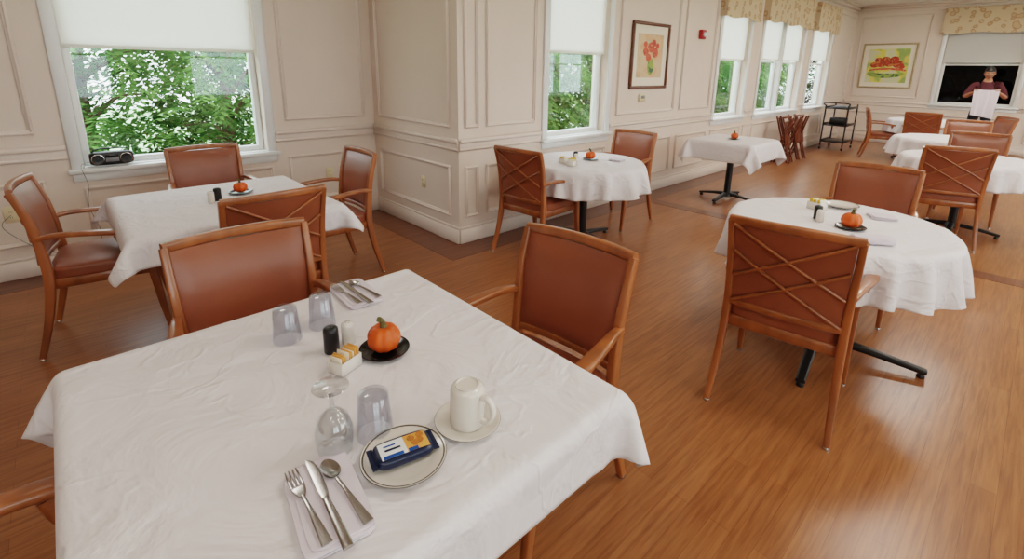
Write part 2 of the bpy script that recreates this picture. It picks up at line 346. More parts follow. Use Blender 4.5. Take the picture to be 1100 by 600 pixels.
for a,b,z0,z1 in wR: window((XF,YR),pi,a,b,z0,z1,(1.3,))
# outside
mb=MB(); mb.box(-30,50,-30,40,-1.3,-1.2,'ground'); mb.obj('outdoor_ground')
def treemesh(seed,lm,nf=520,rx=1.7,rz=1.6,zc=1.3):
    R=random.Random(seed); mb=MB()
    mb.sweep([(0,0,-1.2),(.05,.03,0),(-.03,.06,1.0),(.05,0,2.2)],[(.14,.14),(.11,.11),(.08,.08),(.03,.03)],'bark',p=2)
    for i in range(14):
        a=R.uniform(0,2*pi); z=R.uniform(-.2,1.8); L=R.uniform(.7,1.4)
        mb.sweep([(0,0,z),(L*.5*math.cos(a),L*.5*math.sin(a),z+.35),(L*math.cos(a),L*math.sin(a),z+.4)],[(.035,.035),(.022,.022),(.008,.008)],'bark',p=2,nsec=6)
    vs=[];fs=[]
    for i in range(nf):
        u=Vector((R.gauss(0,1),R.gauss(0,1),R.gauss(0,1))).normalized(); k=R.uniform(.35,1)**.6
        c=Vector((u.x*rx*k,u.y*rx*k,zc+u.z*rz*k))
        d=Vector((u.x+R.uniform(-.6,.6),u.y+R.uniform(-.6,.6),R.uniform(-.7,.2))).normalized()
        sd=d.cross(Vector((0,0,1))).normalized(); up=sd.cross(d)
        L=R.uniform(.32,.55); nl=8
        for j in range(nl):
            t=(j+.5)/nl; base=c+d*L*t-Vector((0,0,1))*.12*t*t
            for sg in (-1,1):
                ax=(sd*sg+d*.45+up*R.uniform(-.35,.15)).normalized(); ll=.15*(1-.35*t)*R.uniform(.8,1.2); ww=.028
                wd=ax.cross(up).normalized()*ww
                o=len(vs); vs+= [base,base+ax*ll*.45+wd,base+ax*ll-Vector((0,0,.02)),base+ax*ll*.45-wd]; fs.append([o,o+1,o+2,o+3])
    mb.add(vs,fs,lm,False)
    me=bpy.data.meshes.new('tree'); me.from_pydata(mb.v,[],mb.f)
    for k in mb.mats: me.materials.append(M[k])
    me.polygons.foreach_set('material_index',mb.m); me.update(); return me
tm=[treemesh(1,'leaf',560),treemesh(2,'leaf',460)]; tdk=treemesh(3,'leafdk',900)
for i,(x,y,s) in enumerate([(.3,8.6,1.0),(1.9,8.2,.95),(3.4,9.6,1.1),(-1.6,8.5,1.0),(5.9,6.6,.95),(7.7,6.9,1.0),(9.6,7.6,1.05),(13,6.6,1.0),(15.2,7.0,1.05),(17.6,7.4,1.1),(20.5,8,1.2),(11.2,6.4,.9)]):
    inst('tree',tm[i%2],(x,y,-.15),i*1.3,None,s)
for i,(x,y,s) in enumerate([(17.4,1.6,1.0),(17.8,-.4,1.05),(17.5,3.6,1.0),(20,.6,1.3)]): inst('tree',tdk,(x,y,-.1),i*1.1,None,s)
# ------------------------------------------------------------------ chair
def chair_mesh():
    mb=MB()
    for sy in (-1,1):
        mb.sweep([(-.305,sy*.246,0.012),(-.248,sy*.236,.22),(-.215,sy*.230,.42),(-.222,sy*.230,.60),(-.245,sy*.235,.76),(-.285,sy*.238,.905)],
          [(.013,.015),(.016,.019),(.018,.024),(.016,.021),(.015,.018),(.014,.016)],'wood',ref=(0,1,0),p=5)
        mb.lathe([(.014,0),(.015,.006),(.011,.014)],'steel',12,(-.305,sy*.246,0))
        mb.sweep([(.262,sy*.246,.012),(.236,sy*.240,.20),(.218,sy*.236,.40),(.212,sy*.240,.46)],[(.012,.013),(.017,.018),(.021,.023),(.020,.022)],'wood',ref=(0,1,0),p=5)
        mb.lathe([(.013,0),(.014,.006),(.010,.014)],'steel',12,(.262,sy*.246,0))
        mb.sweep([(.212,sy*.240,.43),(.180,sy*.250,.50),(.115,sy*.264,.57),(.095,sy*.272,.635)],[(.017,.020),(.014,.016),(.013,.016),(.015,.020)],'wood',ref=(0,1,0),p=4)
        mb.sweep([(-.236,sy*.236,.655),(-.15,sy*.252,.668),(-.03,sy*.270,.664),(.085,sy*.278,.652),(.140,sy*.276,.640),(.155,sy*.274,.628)],
          [(.014,.013),(.019,.013),(.024,.013),(.027,.014),(.025,.014),(.016,.010)],'wood',ref=(0,1,0),p=4)
    mb.box(.19,.222,-.235,.235,.375,.43,'wood',.006); mb.box(-.222,-.195,-.225,.225,.375,.43,'wood',.006)
    for sy in (-1,1): mb.box(-.21,.21,sy*.222-.013,sy*.222+.013,.375,.43,'wood',.006)
    def crown(v):
        q=Vector(v); 
        if q.z>.46: q.z+=.014*(1-(q.x/.25)**2)*(1-(q.y/.25)**2)
        return q
    mb.sbox((.012,0,.452),(.232,.236,.038),'vinyl',p=7,cuts=9,xf=crown)
    def bk(z): return float(np.interp(z,[.42,.60,.76,.905],[-.215,-.222,-.245,-.285]))
    def bow(y): return -.028*(1-(y/.24)**2)
    for z,h,w in ((.905,.018,.243),(.505,.015,.222)):
        mb.sweep([(bk(z)+bow(y),y,z+(.006*(1-(y/.25)**2) if z>.8 else 0)) for y in np.linspace(-w,w,9)],(h,.014),'wood',ref=(0,0,1),p=5,res=2)
    b=[];f=[]
    NY,NZ=16,14
    for side in (0,1):
        for j in range(NZ+1):
            for i in range(NY+1):
                u=i/NY*2-1; w=j/NZ; z=.516+w*(.890-.516); hw=.212+.011*w
                y=u*hw; e=(1-abs(u)**6)*(1-abs(2*w-1)**6)
                x=bk(z)+bow(y)+( .008+.022*e if side==0 else -.006-.004*e)
                b.append((x,y,z))
    n=(NY+1)*(NZ+1)
    for side in (0,1):
        for j in range(NZ):
            for i in range(NY):
                k=side*n+j*(NY+1)+i; q=[k,k+1,k+NY+2,k+NY+1]; f.append(q if side==0 else q[::-1])
    ring=[i for i in range(NY+1)]+[j*(NY+1)+NY for j in range(1,NZ+1)]+[NZ*(NY+1)+i for i in range(NY-1,-1,-1)]+[j*(NY+1) for j in range(NZ-1,0,-1)]
    for a in range(len(ring)): r0=ring[a]; r1=ring[(a+1)%len(ring)]; f.append([r0,r1,r1+n,r0+n])
    mb.add(b,f,'vinyl')
    def bar(y0,z0,y1,z1):
        pts=[]
        for t in np.linspace(0,1,9):
            y=y0+(y1-y0)*t; z=z0+(z1-z0)*t; pts.append((bk(z)+bow(y)-.017,y,z))
        mb.sweep(pts,(.0065,.007),'wood',ref=(0,.5,.8),p=4,res=1,nsec=8)
    for s_ in (-1,1):
        bar(-s_*.222,.89,s_*.212,.64); bar(-s_*.216,.76,s_*.208,.515)
    return mb.mesh('dining_chair')
CH=chair_mesh()
def chair(bx,by,ang):
    a=math.radians(ang); inst('dining_chair',CH,(bx+.285*math.cos(a),by+.285*math.sin(a),0),a)
chair(.435,1.98,-90); chair(1.35,1.09,184); chair(2.130,.600,8); chair(4.06,.69,180)
chair(-.20,3.58,-8); chair(.785,4.36,-90); chair(.73,2.50,90); chair(1.64,3.46,180)
chair(2.62,2.76,4); chair(4.42,2.86,182)
chair(5.74,.43,18); chair(7.40,.42,182); chair(9.42,.68,184); chair(10.72,1.36,2); chair(11.25,2.25,-75); chair(10.7,.35,120)
chair(-.52,1.0,0)
# ------------------------------------------------------------------ tables + cloth
def base(mb,h,arm,r=.038):
    mb.lathe([(r,.05),(r,h-.05)],'black',20); mb.lathe([(.07,.045),(.07,.06),(.045,.09)],'black',20); mb.lathe([(.10,h-.06),(.12,h-.046)],'black',16)
    for k in range(4):
        a=k*pi/2
        xf=lambda v,a=a: Vector((v.x*math.cos(a)-v.y*math.sin(a),v.x*math.sin(a)+v.y*math.cos(a),v.z))
        mb.sweep([(.02,0,.075),(arm*.5,0,.062),(arm,0,.036)],[(.03,.022),(.026,.016),(.022,.012)],'black',ref=(0,1,0),xf=xf)
        mb.lathe([(.018,0),(.02,.008),(.012,.026)],'black',12,(arm-.02,0,0),xf=xf)
        mb.box(-.02,.32,-.02,.02,h-.05,h-.04,'black',xf=xf)
def table(kind,x,y,sz,rot=0,arm=.36):
    mb=MB(); base(mb,.745,arm); s=sz-.024
    if kind=='round': mb.lathe([(s-.01,.708),(s,.714),(s,.730),(s-.012,.737)],'tabletop',56)
    else: mb.box(-s,s,-s,s,.706,.737,'tabletop',.012,seg=2)
    mb.obj('dining_table',(x,y,0),rot)
def simcloth(kind,sz,sheet,shape,n,seed,steps=130,iters=14,g=2.6,flare=.10,nf=9,drop=.5):
    R=np.random.RandomState(seed)
    gg=np.linspace(-1,1,n); U,V=np.meshgrid(gg,gg,indexing='ij')
    if shape=='round': X=U*np.sqrt(1-V*V/2)*sheet; Y=V*np.sqrt(1-U*U/2)*sheet
    else: X=U*sheet; Y=V*sheet
    P=np.stack([X.ravel(),Y.ravel(),np.full(n*n,.749)],1); rest0=P.copy()
    P[:,2]+=R.rand(n*n)*.002
    th=np.arctan2(P[:,1],P[:,0]); rr=np.hypot(P[:,0],P[:,1])
    if kind=='round': ex=np.clip(rr-sz*.95,0,1)
    else: ex=np.clip(np.maximum(np.abs(P[:,0]),np.abs(P[:,1]))-sz,0,1)
    P[:,2]+=ex*flare*(np.sin(th*nf+seed)+.5*np.sin(th*(nf*2.3)+seed*2))-ex*drop
    I=np.arange(n*n).reshape(n,n)
    batches=[]
    def addb(a,b,k):
        a=a.ravel();b=b.ravel(); L=np.linalg.norm(rest0[a]-rest0[b],axis=1); batches.append((a,b,L,k))
    for o in (0,1):
        A=I[o:-1:2,:];B=I[o+1::2,:]; addb(A[:len(B)],B,1)
        A=I[:,o:-1:2];B=I[:,o+1::2]; addb(A[:,:B.shape[1]],B,1)
    for o in (0,1):
        a=I[o:-1:2,:-1];b=I[o+1::2,1:]; m_=min(len(a),len(b)); addb(a[:m_],b[:m_],.35)
        a=I[o:-1:2,1:];b=I[o+1::2,:-1]; addb(a[:m_],b[:m_],.35)
    for o in (0,1,2,3):
        idx=np.arange(o,n-2,4); addb(I[idx,:],I[idx+2,:],.08); addb(I[:,idx],I[:,idx+2],.08)
    V_=np.zeros_like(P); dt=1/50; top=.748; rad=.004
    for s in range(steps):
        V_[:,2]-=g*dt; V_*=.97; old=P.copy(); P=P+V_*dt
        for it in range(iters):
            for a,b,L,k in batches:
                d=P[b]-P[a]; l=np.sqrt((d*d).sum(1))+1e-9; c=d*((l-L)/l*.5*k)[:,None]; P[a]+=c; P[b]-=c
            if kind=='round':
                r=np.hypot(P[:,0],P[:,1]); pen=sz+rad-r; inside=(pen>0)&(P[:,2]<top)
                up=top-P[:,2]; fixv=inside&((up<pen)|(r<sz*.8)|(up<.012)); fixh=inside&~fixv
                P[fixv,2]=top; k=((sz+rad)/np.maximum(r,1e-6))[fixh]; P[fixh,0]*=k; P[fixh,1]*=k
            else:
                px=sz+rad-np.abs(P[:,0]); py=sz+rad-np.abs(P[:,1]); pen=np.minimum(px,py); inside=(pen>0)&(P[:,2]<top)
                up=top-P[:,2]; fixv=inside&((up<pen)|(up<.012)|(pen>.2)); fixh=inside&~fixv
                P[fixv,2]=top
                hx=fixh&(px<=py); hy=fixh&(px>py)
                P[hx,0]=np.sign(P[hx,0])*(sz+rad); P[hy,1]=np.sign(P[hy,1])*(sz+rad)
        V_=(P-old)/dt
        on=np.abs(P[:,2]-top)<1e-4; V_[on,0]*=.2; V_[on,1]*=.2
        sp=np.linalg.norm(V_,axis=1); k=np.minimum(1,1.5/np.maximum(sp,1e-6)); V_*=k[:,None]
    F=[(I[i,j],I[i+1,j],I[i+1,j+1],I[i,j+1]) for i in range(n-1) for j in range(n-1)]
    me=bpy.data.meshes.new('tablecloth'); me.from_pydata([tuple(p) for p in P],[],[tuple(int(q) for q in f) for f in F]); me.materials.append(M['cloth'])
    me.polygons.foreach_set('use_smooth',[True]*len(F)); me.update(); return me
cl_big=simcloth('sq',.525,.668,'sq',62,3,nf=7,flare=.16,drop=.85)
cl_big2=simcloth('sq',.515,.650,'sq',46,11,nf=6,flare=.16,drop=.85)
cl_small=simcloth('sq',.40,.60,'sq',44,5,nf=8,flare=.14,drop=.7)
cl_r1=simcloth('round',.53,.755,'round',56,2,nf=11,flare=.14,drop=.7)
cl_r2=simcloth('round',.52,.735,'round',44,9,nf=10,flare=.14,drop=.7)
def cloth(me,x,y,rot=0):
    o=inst('tablecloth',me,(x,y,0),rot); md=o.modifiers.new('s','SUBSURF'); md.levels=1; md.render_levels=1
    so=o.modifiers.new('t','SOLIDIFY'); so.thickness=.0012; so.offset=1; return o
table('sq',.413,1.09,.525); cloth(cl_big,.413,1.09)
table('sq',.65,3.20,.515); cloth(cl_big2,.65,3.20)
table('round',3.38,2.68,.52,arm=.38); cloth(cl_r2,3.38,2.68,.6)
table('sq',5.95,2.48,.40,0,.34); cloth(cl_small,5.95,2.48)
table('round',3.01,.65,.53,math.radians(9),arm=.50); cloth(cl_r1,3.01,.65,.3)
table('round',6.48,.42,.52); cloth(cl_r2,6.48,.42,2.1)
table('round',8.32,.80,.52); cloth(cl_r2,8.32,.80,1.2)
table('round',11.5,1.45,.52); cloth(cl_r2,11.5,1.45,.2)
# ------------------------------------------------------------------ tabletop items
TZ=.7508
def pumpkin_mesh():
    mb=MB(); n,mn=60,18; vs=[];fs=[]; R=.037; H=.031
    for j in range(mn+1):
        ph=-pi/2+pi*j/mn
        for i in range(n):
            a=2*pi*i/n; rib=1-.085*abs(math.cos(a*4.5))**3
            r=R*math.cos(ph)**.85*rib if math.cos(ph)>0 else 0; z=H*math.sin(ph)-(.008*math.exp(-(r/.012)**2) if ph>0 else -.005*math.exp(-(r/.012)**2))
            vs.append((r*math.cos(a),r*math.sin(a),z+H))
    for j in range(mn):
        for i in range(n): k=(i+1)%n; fs.append([j*n+i,j*n+k,(j+1)*n+k,(j+1)*n+i])
    mb.add(vs,fs,'pump')
    mb.sweep([(0,0,.050),(0,0,.060),(-.004,.001,.072),(-.012,.003,.080)],[(.011,.011),(.0065,.0065),(.005,.005),(.006,.006)],'stem',p=3,nsec=10)
    return mb.mesh('pumpkin')
PM=pumpkin_mesh()
mb=MB(); mb.lathe([(.0,.004),(.045,.004),(.052,.007),(.066,.012),(.069,.0125),(.069,.0105),(.054,.003),(.04,0),(0,0)],'blackpl',40); DISH=mb.mesh('black_dish')
def pump(x,y,s=1,rot=0): inst('black_dish',DISH,(x,y,TZ)); inst('pumpkin',PM,(x,y,TZ+.0045),rot,None,s)
pump(.572,1.13,1.26,.6); pump(.77,3.32,1.1); pump(3.45,2.68,1.2); pump(5.93,2.46,1.2); pump(2.92,.565,1.3,.8); pump(6.4,.5,1.1)
def shaker(key):
    mb=MB(); mb.lathe([(.0165,0),(.018,.002),(.018,.055),(.017,.062),(.012,.066),(0,.067)],key,28)
    for k in range(5):
        a=k*2*pi/5; mb.lathe([(.0012,.0665),(.0012,.0675)],'black' if key=='ceramic' else 'grey',6,(.006*math.cos(a),.006*math.sin(a),0))
    return mb.mesh('shaker')
SW=shaker('ceramic'); SB=shaker('plastic')
for x,y in ((.515,1.235),(.58,3.18),(3.30,2.72),(2.93,.71),(6.35,.62)): inst('salt_shaker',SW,(x,y,TZ))
for x,y in ((.462,1.225),(.62,3.21),(3.34,2.76),(2.98,.735),(6.4,.66)): inst('pepper_shaker',SB,(x,y,TZ),0,None,1.15)
def caddy(pk):
    mb=MB(); a,b,h,t=.036,.026,.036,.004
    mb.box(-a,a,-b,b,0,t,'ceramic',.001)
    for x0,x1,y0,y1 in ((-a,a,-b,-b+t),(-a,a,b-t,b),(-a,-a+t,-b+t,b-t),(a-t,a,-b+t,b-t)): mb.box(x0,x1,y0,y1,0,h,'ceramic',.0015)
    for i in range(9):
        x=-.028+i*.007; tl=random.uniform(-.15,.15)
        mb.box(x-.0018,x+.0018,-.020,.020,.006,.052+random.uniform(-.004,.003),pk if i%3 else 'pink',.001,xf=lambda v,tl=tl:Vector((v.x+tl*(v.z-.01)*.5,v.y,v.z)))
    return mb.mesh('sugar_packet_caddy')
inst('sugar_packet_caddy',caddy('tan'),(.455,1.125,TZ),.35); inst('sugar_packet_caddy',caddy('yellow'),(3.10,2.60,TZ),.3,None,1.2); inst('sugar_packet_caddy',caddy('yellow'),(3.20,.80,TZ),1.2,None,1.2)
inst('sugar_packet_caddy',caddy('yellow'),(3.14,2.72,TZ),1.3,None,1.1)
# tumblers (inverted)
mb=MB(); mb.lathe([(.0395,0),(.0395,.003),(.032,.098),(.029,.101),(0,.101)],'tumbler',40,close=True); mb.lathe([(0,.094),(.0285,.094),(.031,.090),(.037,.002),(.0395,0)],'tumbler',40,close=True)
TUM=mb.mesh('drinking_glass')
for x,y in ((.40,.855),(.392,1.372),(.50,1.385)): inst('drinking_glass',TUM,(x,y,TZ))
mb=MB(); mb.lathe([(.034,0),(.0375,.025),(.038,.05),(.031,.075),(.015,.092),(.0055,.100),(.0045,.118),(.005,.132),(.012,.140),(.034,.146),(.036,.148),(.034,.150),(0,.151)],'glass',40,close=True)
mb.lathe([(.034,0),(.0355,.025),(.036,.05),(.029,.074),(.012,.090),(0,.094)],'glass',40,close=True); mb.obj('water_goblet',(.318,.870,TZ))
# plates
mb=MB(); mb.lathe([(0,.006),(.052,.006),(.058,.009),(.083,.016),(.085,.0165)],'ceramic',56,close=True); mb.lathe([(.085,.0165),(.0862,.0155),(.085,.014)],'band',56,close=True); mb.lathe([(.085,.014),(.058,.005),(.05,0),(.0,0)],'ceramic',56,close=True)
mb.lathe([(.079,.01505),(.082,.0160),(.0822,.0162),(.0792,.0152)],'band',56,close=True)
PL=mb.mesh('dessert_plate'); inst('dessert_plate',PL,(.408,.748,TZ))
mb=MB(); mb.lathe([(0,.005),(.026,.005),(.028,.007),(.040,.007),(.066,.014),(.072,.0165),(.073,.016)],'ceramic',56,close=True); mb.lathe([(.073,.016),(.0738,.0152),(.0725,.0145)],'band',56,close=True); mb.lathe([(.0725,.0145),(.045,.003),(.04,0),(0,0)],'ceramic',56,close=True)
SC=mb.mesh('saucer'); inst('saucer',SC,(.568,.745,TZ))
mb=MB(); mb.lathe([(.037,0),(.0395,.004),(.0385,.05),(.0375,.083),(.034,.090),(.0265,.093),(.0265,.096),(.024,.096),(.023,.0925),(0,.0925)],'ceramic',48,close=True)
mb.lathe([(.037,0),(.0345,.004),(.0335,.08),(0,.084)],'ceramic',48,close=True)
mb.sweep([(.034,0,.074),(.054,0,.078),(.067,0,.064),(.068,0,.042),(.056,0,.022),(.034,0,.018)],[(.007,.005)]*6,'ceramic',ref=(0,1,0),p=3)
MUG=mb.mesh('coffee_mug'); inst('coffee_mug',MUG,(.568,.745,TZ+.0072),math.radians(-75))
# cookie packet
mb=MB(); mb.sbox((0,0,0),(.058,.030,.011),'navy',p=5,cuts=9)
mb.box(-.068,-.056,-.027,.027,-.001,.001,'navy'); mb.box(.056,.068,-.027,.027,-.001,.001,'navy')
cv=lambda v:Vector((v.x,v.y,.0112*max(0,(1-abs(v.x/.058)**5-abs(v.y/.030)**5))**.2+.0004+v.z))
def patch(x0,x1,y0,y1,k,nx=8,ny=5,dz=0):
    vs=[(x0+(x1-x0)*i/nx,y0+(y1-y0)*j/ny,dz) for j in range(ny+1) for i in range(nx+1)]
    fs=[[j*(nx+1)+i,j*(nx+1)+i+1,(j+1)*(nx+1)+i+1,(j+1)*(nx+1)+i] for j in range(ny) for i in range(nx)]
    mb.add(vs,fs,k,True,xf=cv)
patch(-.048,.004,-.021,.022,'foil'); patch(.004,.050,-.021,.022,'tan'); patch(-.044,-.004,-.021,-.013,'blue',dz=.0003); patch(-.038,-.006,-.003,.002,'navy',dz=.0003); patch(-.038,-.014,.008,.012,'blue',dz=.0003); patch(.006,.026,-.021,-.013,'blue',dz=.0003)
for cx,cy in ((.018,.010),(.034,.000),(.038,.013),(.024,-.004)):
    vs=[(cx,cy,.0006)]+[(cx+.008*math.cos(a),cy+.008*math.sin(a),.0006) for a in np.linspace(0,2*pi,17)[:-1]]; mb.add(vs,[[0,i+1,(i+1)%16+1] for i in range(16)],'orange',True,xf=cv)
mb.obj('cookie_packet',(.408,.750,TZ+.0235),0).rotation_euler=(.06,.03,math.radians(-12))
# napkins
def napkin_mesh(hx,hy,layers=4):
    mb=MB()
    for i in range(layers):
        o=.0018*i*(1 if i%2 else -1); mb.sbox((o,o*.6,.0028+i*.0028),(hx-abs(o),hy-.001*i,.0016),'napkin',p=10,cuts=5,xf=lambda v,i=i:Vector((v.x,v.y,v.z+.001*math.sin(v.x*60+i)*math.sin(v.y*40))))
    return mb.mesh('cloth_napkin')
NP=napkin_mesh(.060,.105)
# cutlery meshes (along +Y = tip)
mb=MB(); 
mb.sweep([(0,-.095,.003),(0,-.06,.004),(0,-.01,.006),(0,.025,.005)],[(.0095,.0013),(.0075,.0013),(.004,.0018),(.0035,.0016)],'steel',ref=(1,0,0),p=3,xf=None)
mb.sweep([(0,.02,.005),(0,.035,.0035),(0,.048,.003),(0,.055,.0035)],[(.0035,.0014),(.010,.0011),(.0125,.001),(.0125,.001)],'steel',ref=(1,0,0),p=4)
for k in (-1.5,-.5,.5,1.5): mb.sweep([(k*.0068,.053,.0034),(k*.0068,.075,.004),(k*.0066,.095,.0075)],[(.0024,.001),(.0021,.001),(.001,.0008)],'steel',ref=(1,0,0),p=3)
FK=mb.mesh('fork')
mb=MB(); mb.sweep([(0,-.11,.004),(0,-.06,.0045),(0,0,.0045),(0,.008,.004)],[(.0095,.003),(.008,.0028),(.0062,.0026),(.006,.002)],'steel',ref=(1,0,0),p=3)
mb.sweep([(0,.005,.004),(.001,.03,.004),(.002,.08,.004),(.0,.105,.004),(-.004,.118,.004)],[(.006,.001),(.0088,.0008),(.0092,.0007),(.007,.0006),(.0015,.0005)],'steel',ref=(1,0,0),p=3); KN=mb.mesh('table_knife')
mb=MB(); mb.sweep([(0,-.095,.003),(0,-.06,.004),(0,-.01,.006),(0,.03,.005)],[(.0095,.0013),(.0075,.0013),(.004,.0018),(.0035,.0016)],'steel',ref=(1,0,0),p=3)
vs=[];fs=[];nr,ns=7,24
for j in range(nr+1):
    r=j/nr
    for i in range(ns):
        a=2*pi*i/ns; vs.append((.0165*r*math.cos(a),.055+.027*r*math.sin(a)*(1+.12*math.sin(a)),.0015+.0062*r*r))
for j in range(nr):
    for i in range(ns): k=(i+1)%ns; fs.append([j*ns+i,j*ns+k,(j+1)*ns+k,(j+1)*ns+i])
mb.add(vs,fs,'steel'); mb.add([(v[0],v[1],v[2]-.0009) for v in vs],fs,'steel'); SP=mb.mesh('spoon')
def setting(x,y,ang):
    a=math.radians(ang); R=lambda dx,dy:(x+dx*math.cos(a)-dy*math.sin(a),y+dx*math.sin(a)+dy*math.cos(a))
    inst('cloth_napkin',NP,(x,y,TZ),a)
    z=TZ+.0133
    for nm,me,dx,dy,ra in (('fork',FK,-.034,-.002,7),('table_knife',KN,-.003,-.012,4),('spoon',SP,.030,.0,10)):
        p=R(dx,dy); inst(nm,me,(p[0],p[1],z),a+math.radians(ra))
setting(.252,.752,-9); setting(.668,1.512,-3)
NP2=napkin_mesh(.06,.06,5); inst('cloth_napkin',NP2,(3.28,.50,TZ),.5); inst('cloth_napkin',NP2,(3.6,2.5,TZ),.2)
inst('dessert_plate',PL,(3.37,.72,TZ),0,None,1.1)
# rolled towel
mb=MB(); 
mb.sweep([(-.085,0,.021),(-.04,0,.023),(.04,0,.023),(.085,0,.021)],[(.030,.020),(.034,.022),(.034,.022),(.030,.020)],'napkin',ref=(0,1,0),p=2.6,nsec=20)
mb.sweep([(-.085,-.018,.017),(0,-.02,.018),(.085,-.018,.017)],[(.026,.014)]*3,'napkin',ref=(0,1,0),p=2.6,nsec=16); mb.obj('rolled_towel',(2.72,.43,TZ),2.2)
# ------------------------------------------------------------------ wall things
def art(name,org,rot,w,h,fr,kind):
    mb=MB(); f=.035
    for x0,x1,z0,z1 in ((-w/2,w/2,-h/2,-h/2+f),(-w/2,w/2,h/2-f,h/2),(-w/2,-w/2+f,-h/2+f,h/2-f),(w/2-f,w/2,-h/2+f,h/2-f)): mb.box(x0,x1,-.035,-.002,z0,z1,fr,.006)
    mb.box(-w/2+f,w/2-f,-.014,-.002,-h/2+f,h/2-f,'matb'); g=.13
    if kind=='A':
        mb.box(-w/2+g,w/2-g,-.016,-.013,-h/2+g,h/2-g,'paintA')
        mb.disc((.02,-.12),.07,.10,'bowlp',24,-.0172)
        for i,(cx,cz,r) in enumerate(((-.10,.05,.06),(.0,.10,.07),(.10,.04,.065),(-.04,-.02,.055),(.06,.15,.05),(-.12,.13,.04),(.14,.12,.04))): mb.disc((cx,cz),r,r*.85,'petal',18,-.018-.0004*i)
    else:
        g=.12; mb.box(-w/2+g,w/2-g,-.016,-.013,-h/2+g,h/2-g,'paintBbg')
        mb.disc((-.02,-.17),.34,.10,'bowlp',32,-.0175); mb.disc((.02,-.10),.34,.055,'petal',32,-.018); mb.disc((0,-.13),.33,.04,'paintBbg',32,-.0183)
        for i,(cx,cz,r) in enumerate(((-.24,.02,.07),(-.12,.05,.09),(.04,.07,.10),(.20,.03,.09),(-.04,.13,.08),(.12,.14,.075),(-.17,.12,.07),(.27,-.02,.05))): mb.disc((cx,cz),r*1.1,r*.9,'apple',20,-.019-.0005*i)
    mb.obj(name,org,rot)
art('framed_painting',(5.32,YB,1.705),0,.80,.76,'frame','A')
art('framed_painting',(XF,2.60,1.73),-pi/2,1.0,.98,'frame2','B')
mb=MB(); mb.box(-.06,.06,-.05,-.001,-.06,.06,'red',.008,seg=2); mb.lathe([(.03,0),(.032,.012),(.02,.02),(0,.022)],'foil',20,xf=lambda v:Vector((v.x,-.05-v.z,v.y))); mb.obj('fire_alarm',(6.55,YB,2.02))
def outlet(loc,rot,sw=False):
    mb=MB(); mb.box(-.037,.037,-.008,-.001,-.058,.058,'plate',.003)
    if sw:
        mb.box(-.02,.02,-.012,-.008,-.03,.03,'plate',.002)
    else:
        for z in (-.02,.02):
            mb.lathe([(.016,0),(.015,.003),(0,.003)],'plate',16,xf=lambda v,z=z:Vector((v.x,-.008-v.z,v.y+z)))
            for x in (-.005,.005): mb.box(x-.001,x+.001,-.0118,-.0108,z-.005,z+.005,'plastic')
    mb.obj('light_switch' if sw else 'power_outlet',loc,rot)
outlet((-.35,YA,.48),0); outlet((1.95,YA,.48),0); outlet((XC,3.9,.48),-pi/2)
mb=MB(); mb.box(-.07,.07,-.025,-.001,-.045,.045,'plate',.006); mb.box(-.04,.04,-.028,-.025,-.01,.025,'grey',.002); mb.obj('thermostat',(5.22,YB,1.22))
# boombox on the window stool
mb=MB(); mb.sbox((0,0,.055),(.135,.042,.05),'plastic',p=6)
for sx in (-1,1):
    mb.lathe([(.036,0),(.034,.004),(.012,.0),(0,.003)],'plastic',24,xf=lambda v,sx=sx:Vector((v.x+sx*.086,-.041-v.z,v.y+.052)))
    mb.lathe([(.040,0),(.040,.005),(.036,.006)],'steel',24,xf=lambda v,sx=sx:Vector((v.x+sx*.086,-.040-v.z,v.y+.052)),close=True)
mb.box(-.04,.04,-.046,-.041,.03,.06,'grey',.002); mb.box(-.04,.04,-.046,-.041,.068,.085,'blackpl',.002)
mb.sweep([(-.11,0,.09),(-.10,0,.122),(0,0,.128),(.10,0,.122),(.11,0,.09)],(.006,.005),'plastic',ref=(0,1,0),p=3)
bb=mb.obj('boombox',(.26,YA+.005,.7675),0)
mb=MB(); mb.sweep([(-.13,.03,.03),(-.19,-.09,.02),(-.17,-.085,-.12),(-.19,-.03,-.3),(-.15,-.035,-.5),(-.2,-.04,-.62),(-.45,-.04,-.60),(-.66,-.03,-.38),(-.61,-.02,-.29)],(.0022,.0022),'grey',ref=(1,0,0),p=2,nsec=6); c=mb.obj('power_cord',(0,0,0),0,bb)
# utility cart
mb=MB()
for x in (-.34,.34):
    for y in (-.2,.2): mb.sweep([(x,y,.08),(x,y,.92)],(.013,.013),'black',ref=(1,0,0),p=4); mb.lathe([(.0,-.035),(.025,-.033),(.035,0),(.025,.033),(0,.035)],'plastic',14,xf=lambda v,x=x,y=y:Vector((x+v.x,y+v.z*.5,.036+v.y)))
for z in (.16,.5,.84):
    mb.box(-.35,.35,-.21,.21,z,z+.02,'plastic',.004); 
    for y in (-.215,.205): mb.box(-.35,.35,y,y+.01,z,z+.05,'plastic',.002)
mb.sweep([(-.34,-.2,.90),(-.42,-.2,.96),(-.42,.2,.96),(-.34,.2,.90)],(.012,.012),'black',ref=(0,0,1),p=2,res=4)
mb.box(-.2,.2,-.12,.1,.862,.90,'grey',.006); mb.box(-.25,0,-.15,.12,.522,.66,'plastic',.01)
mb.obj('utility_cart',(12.0,2.86,0),0)
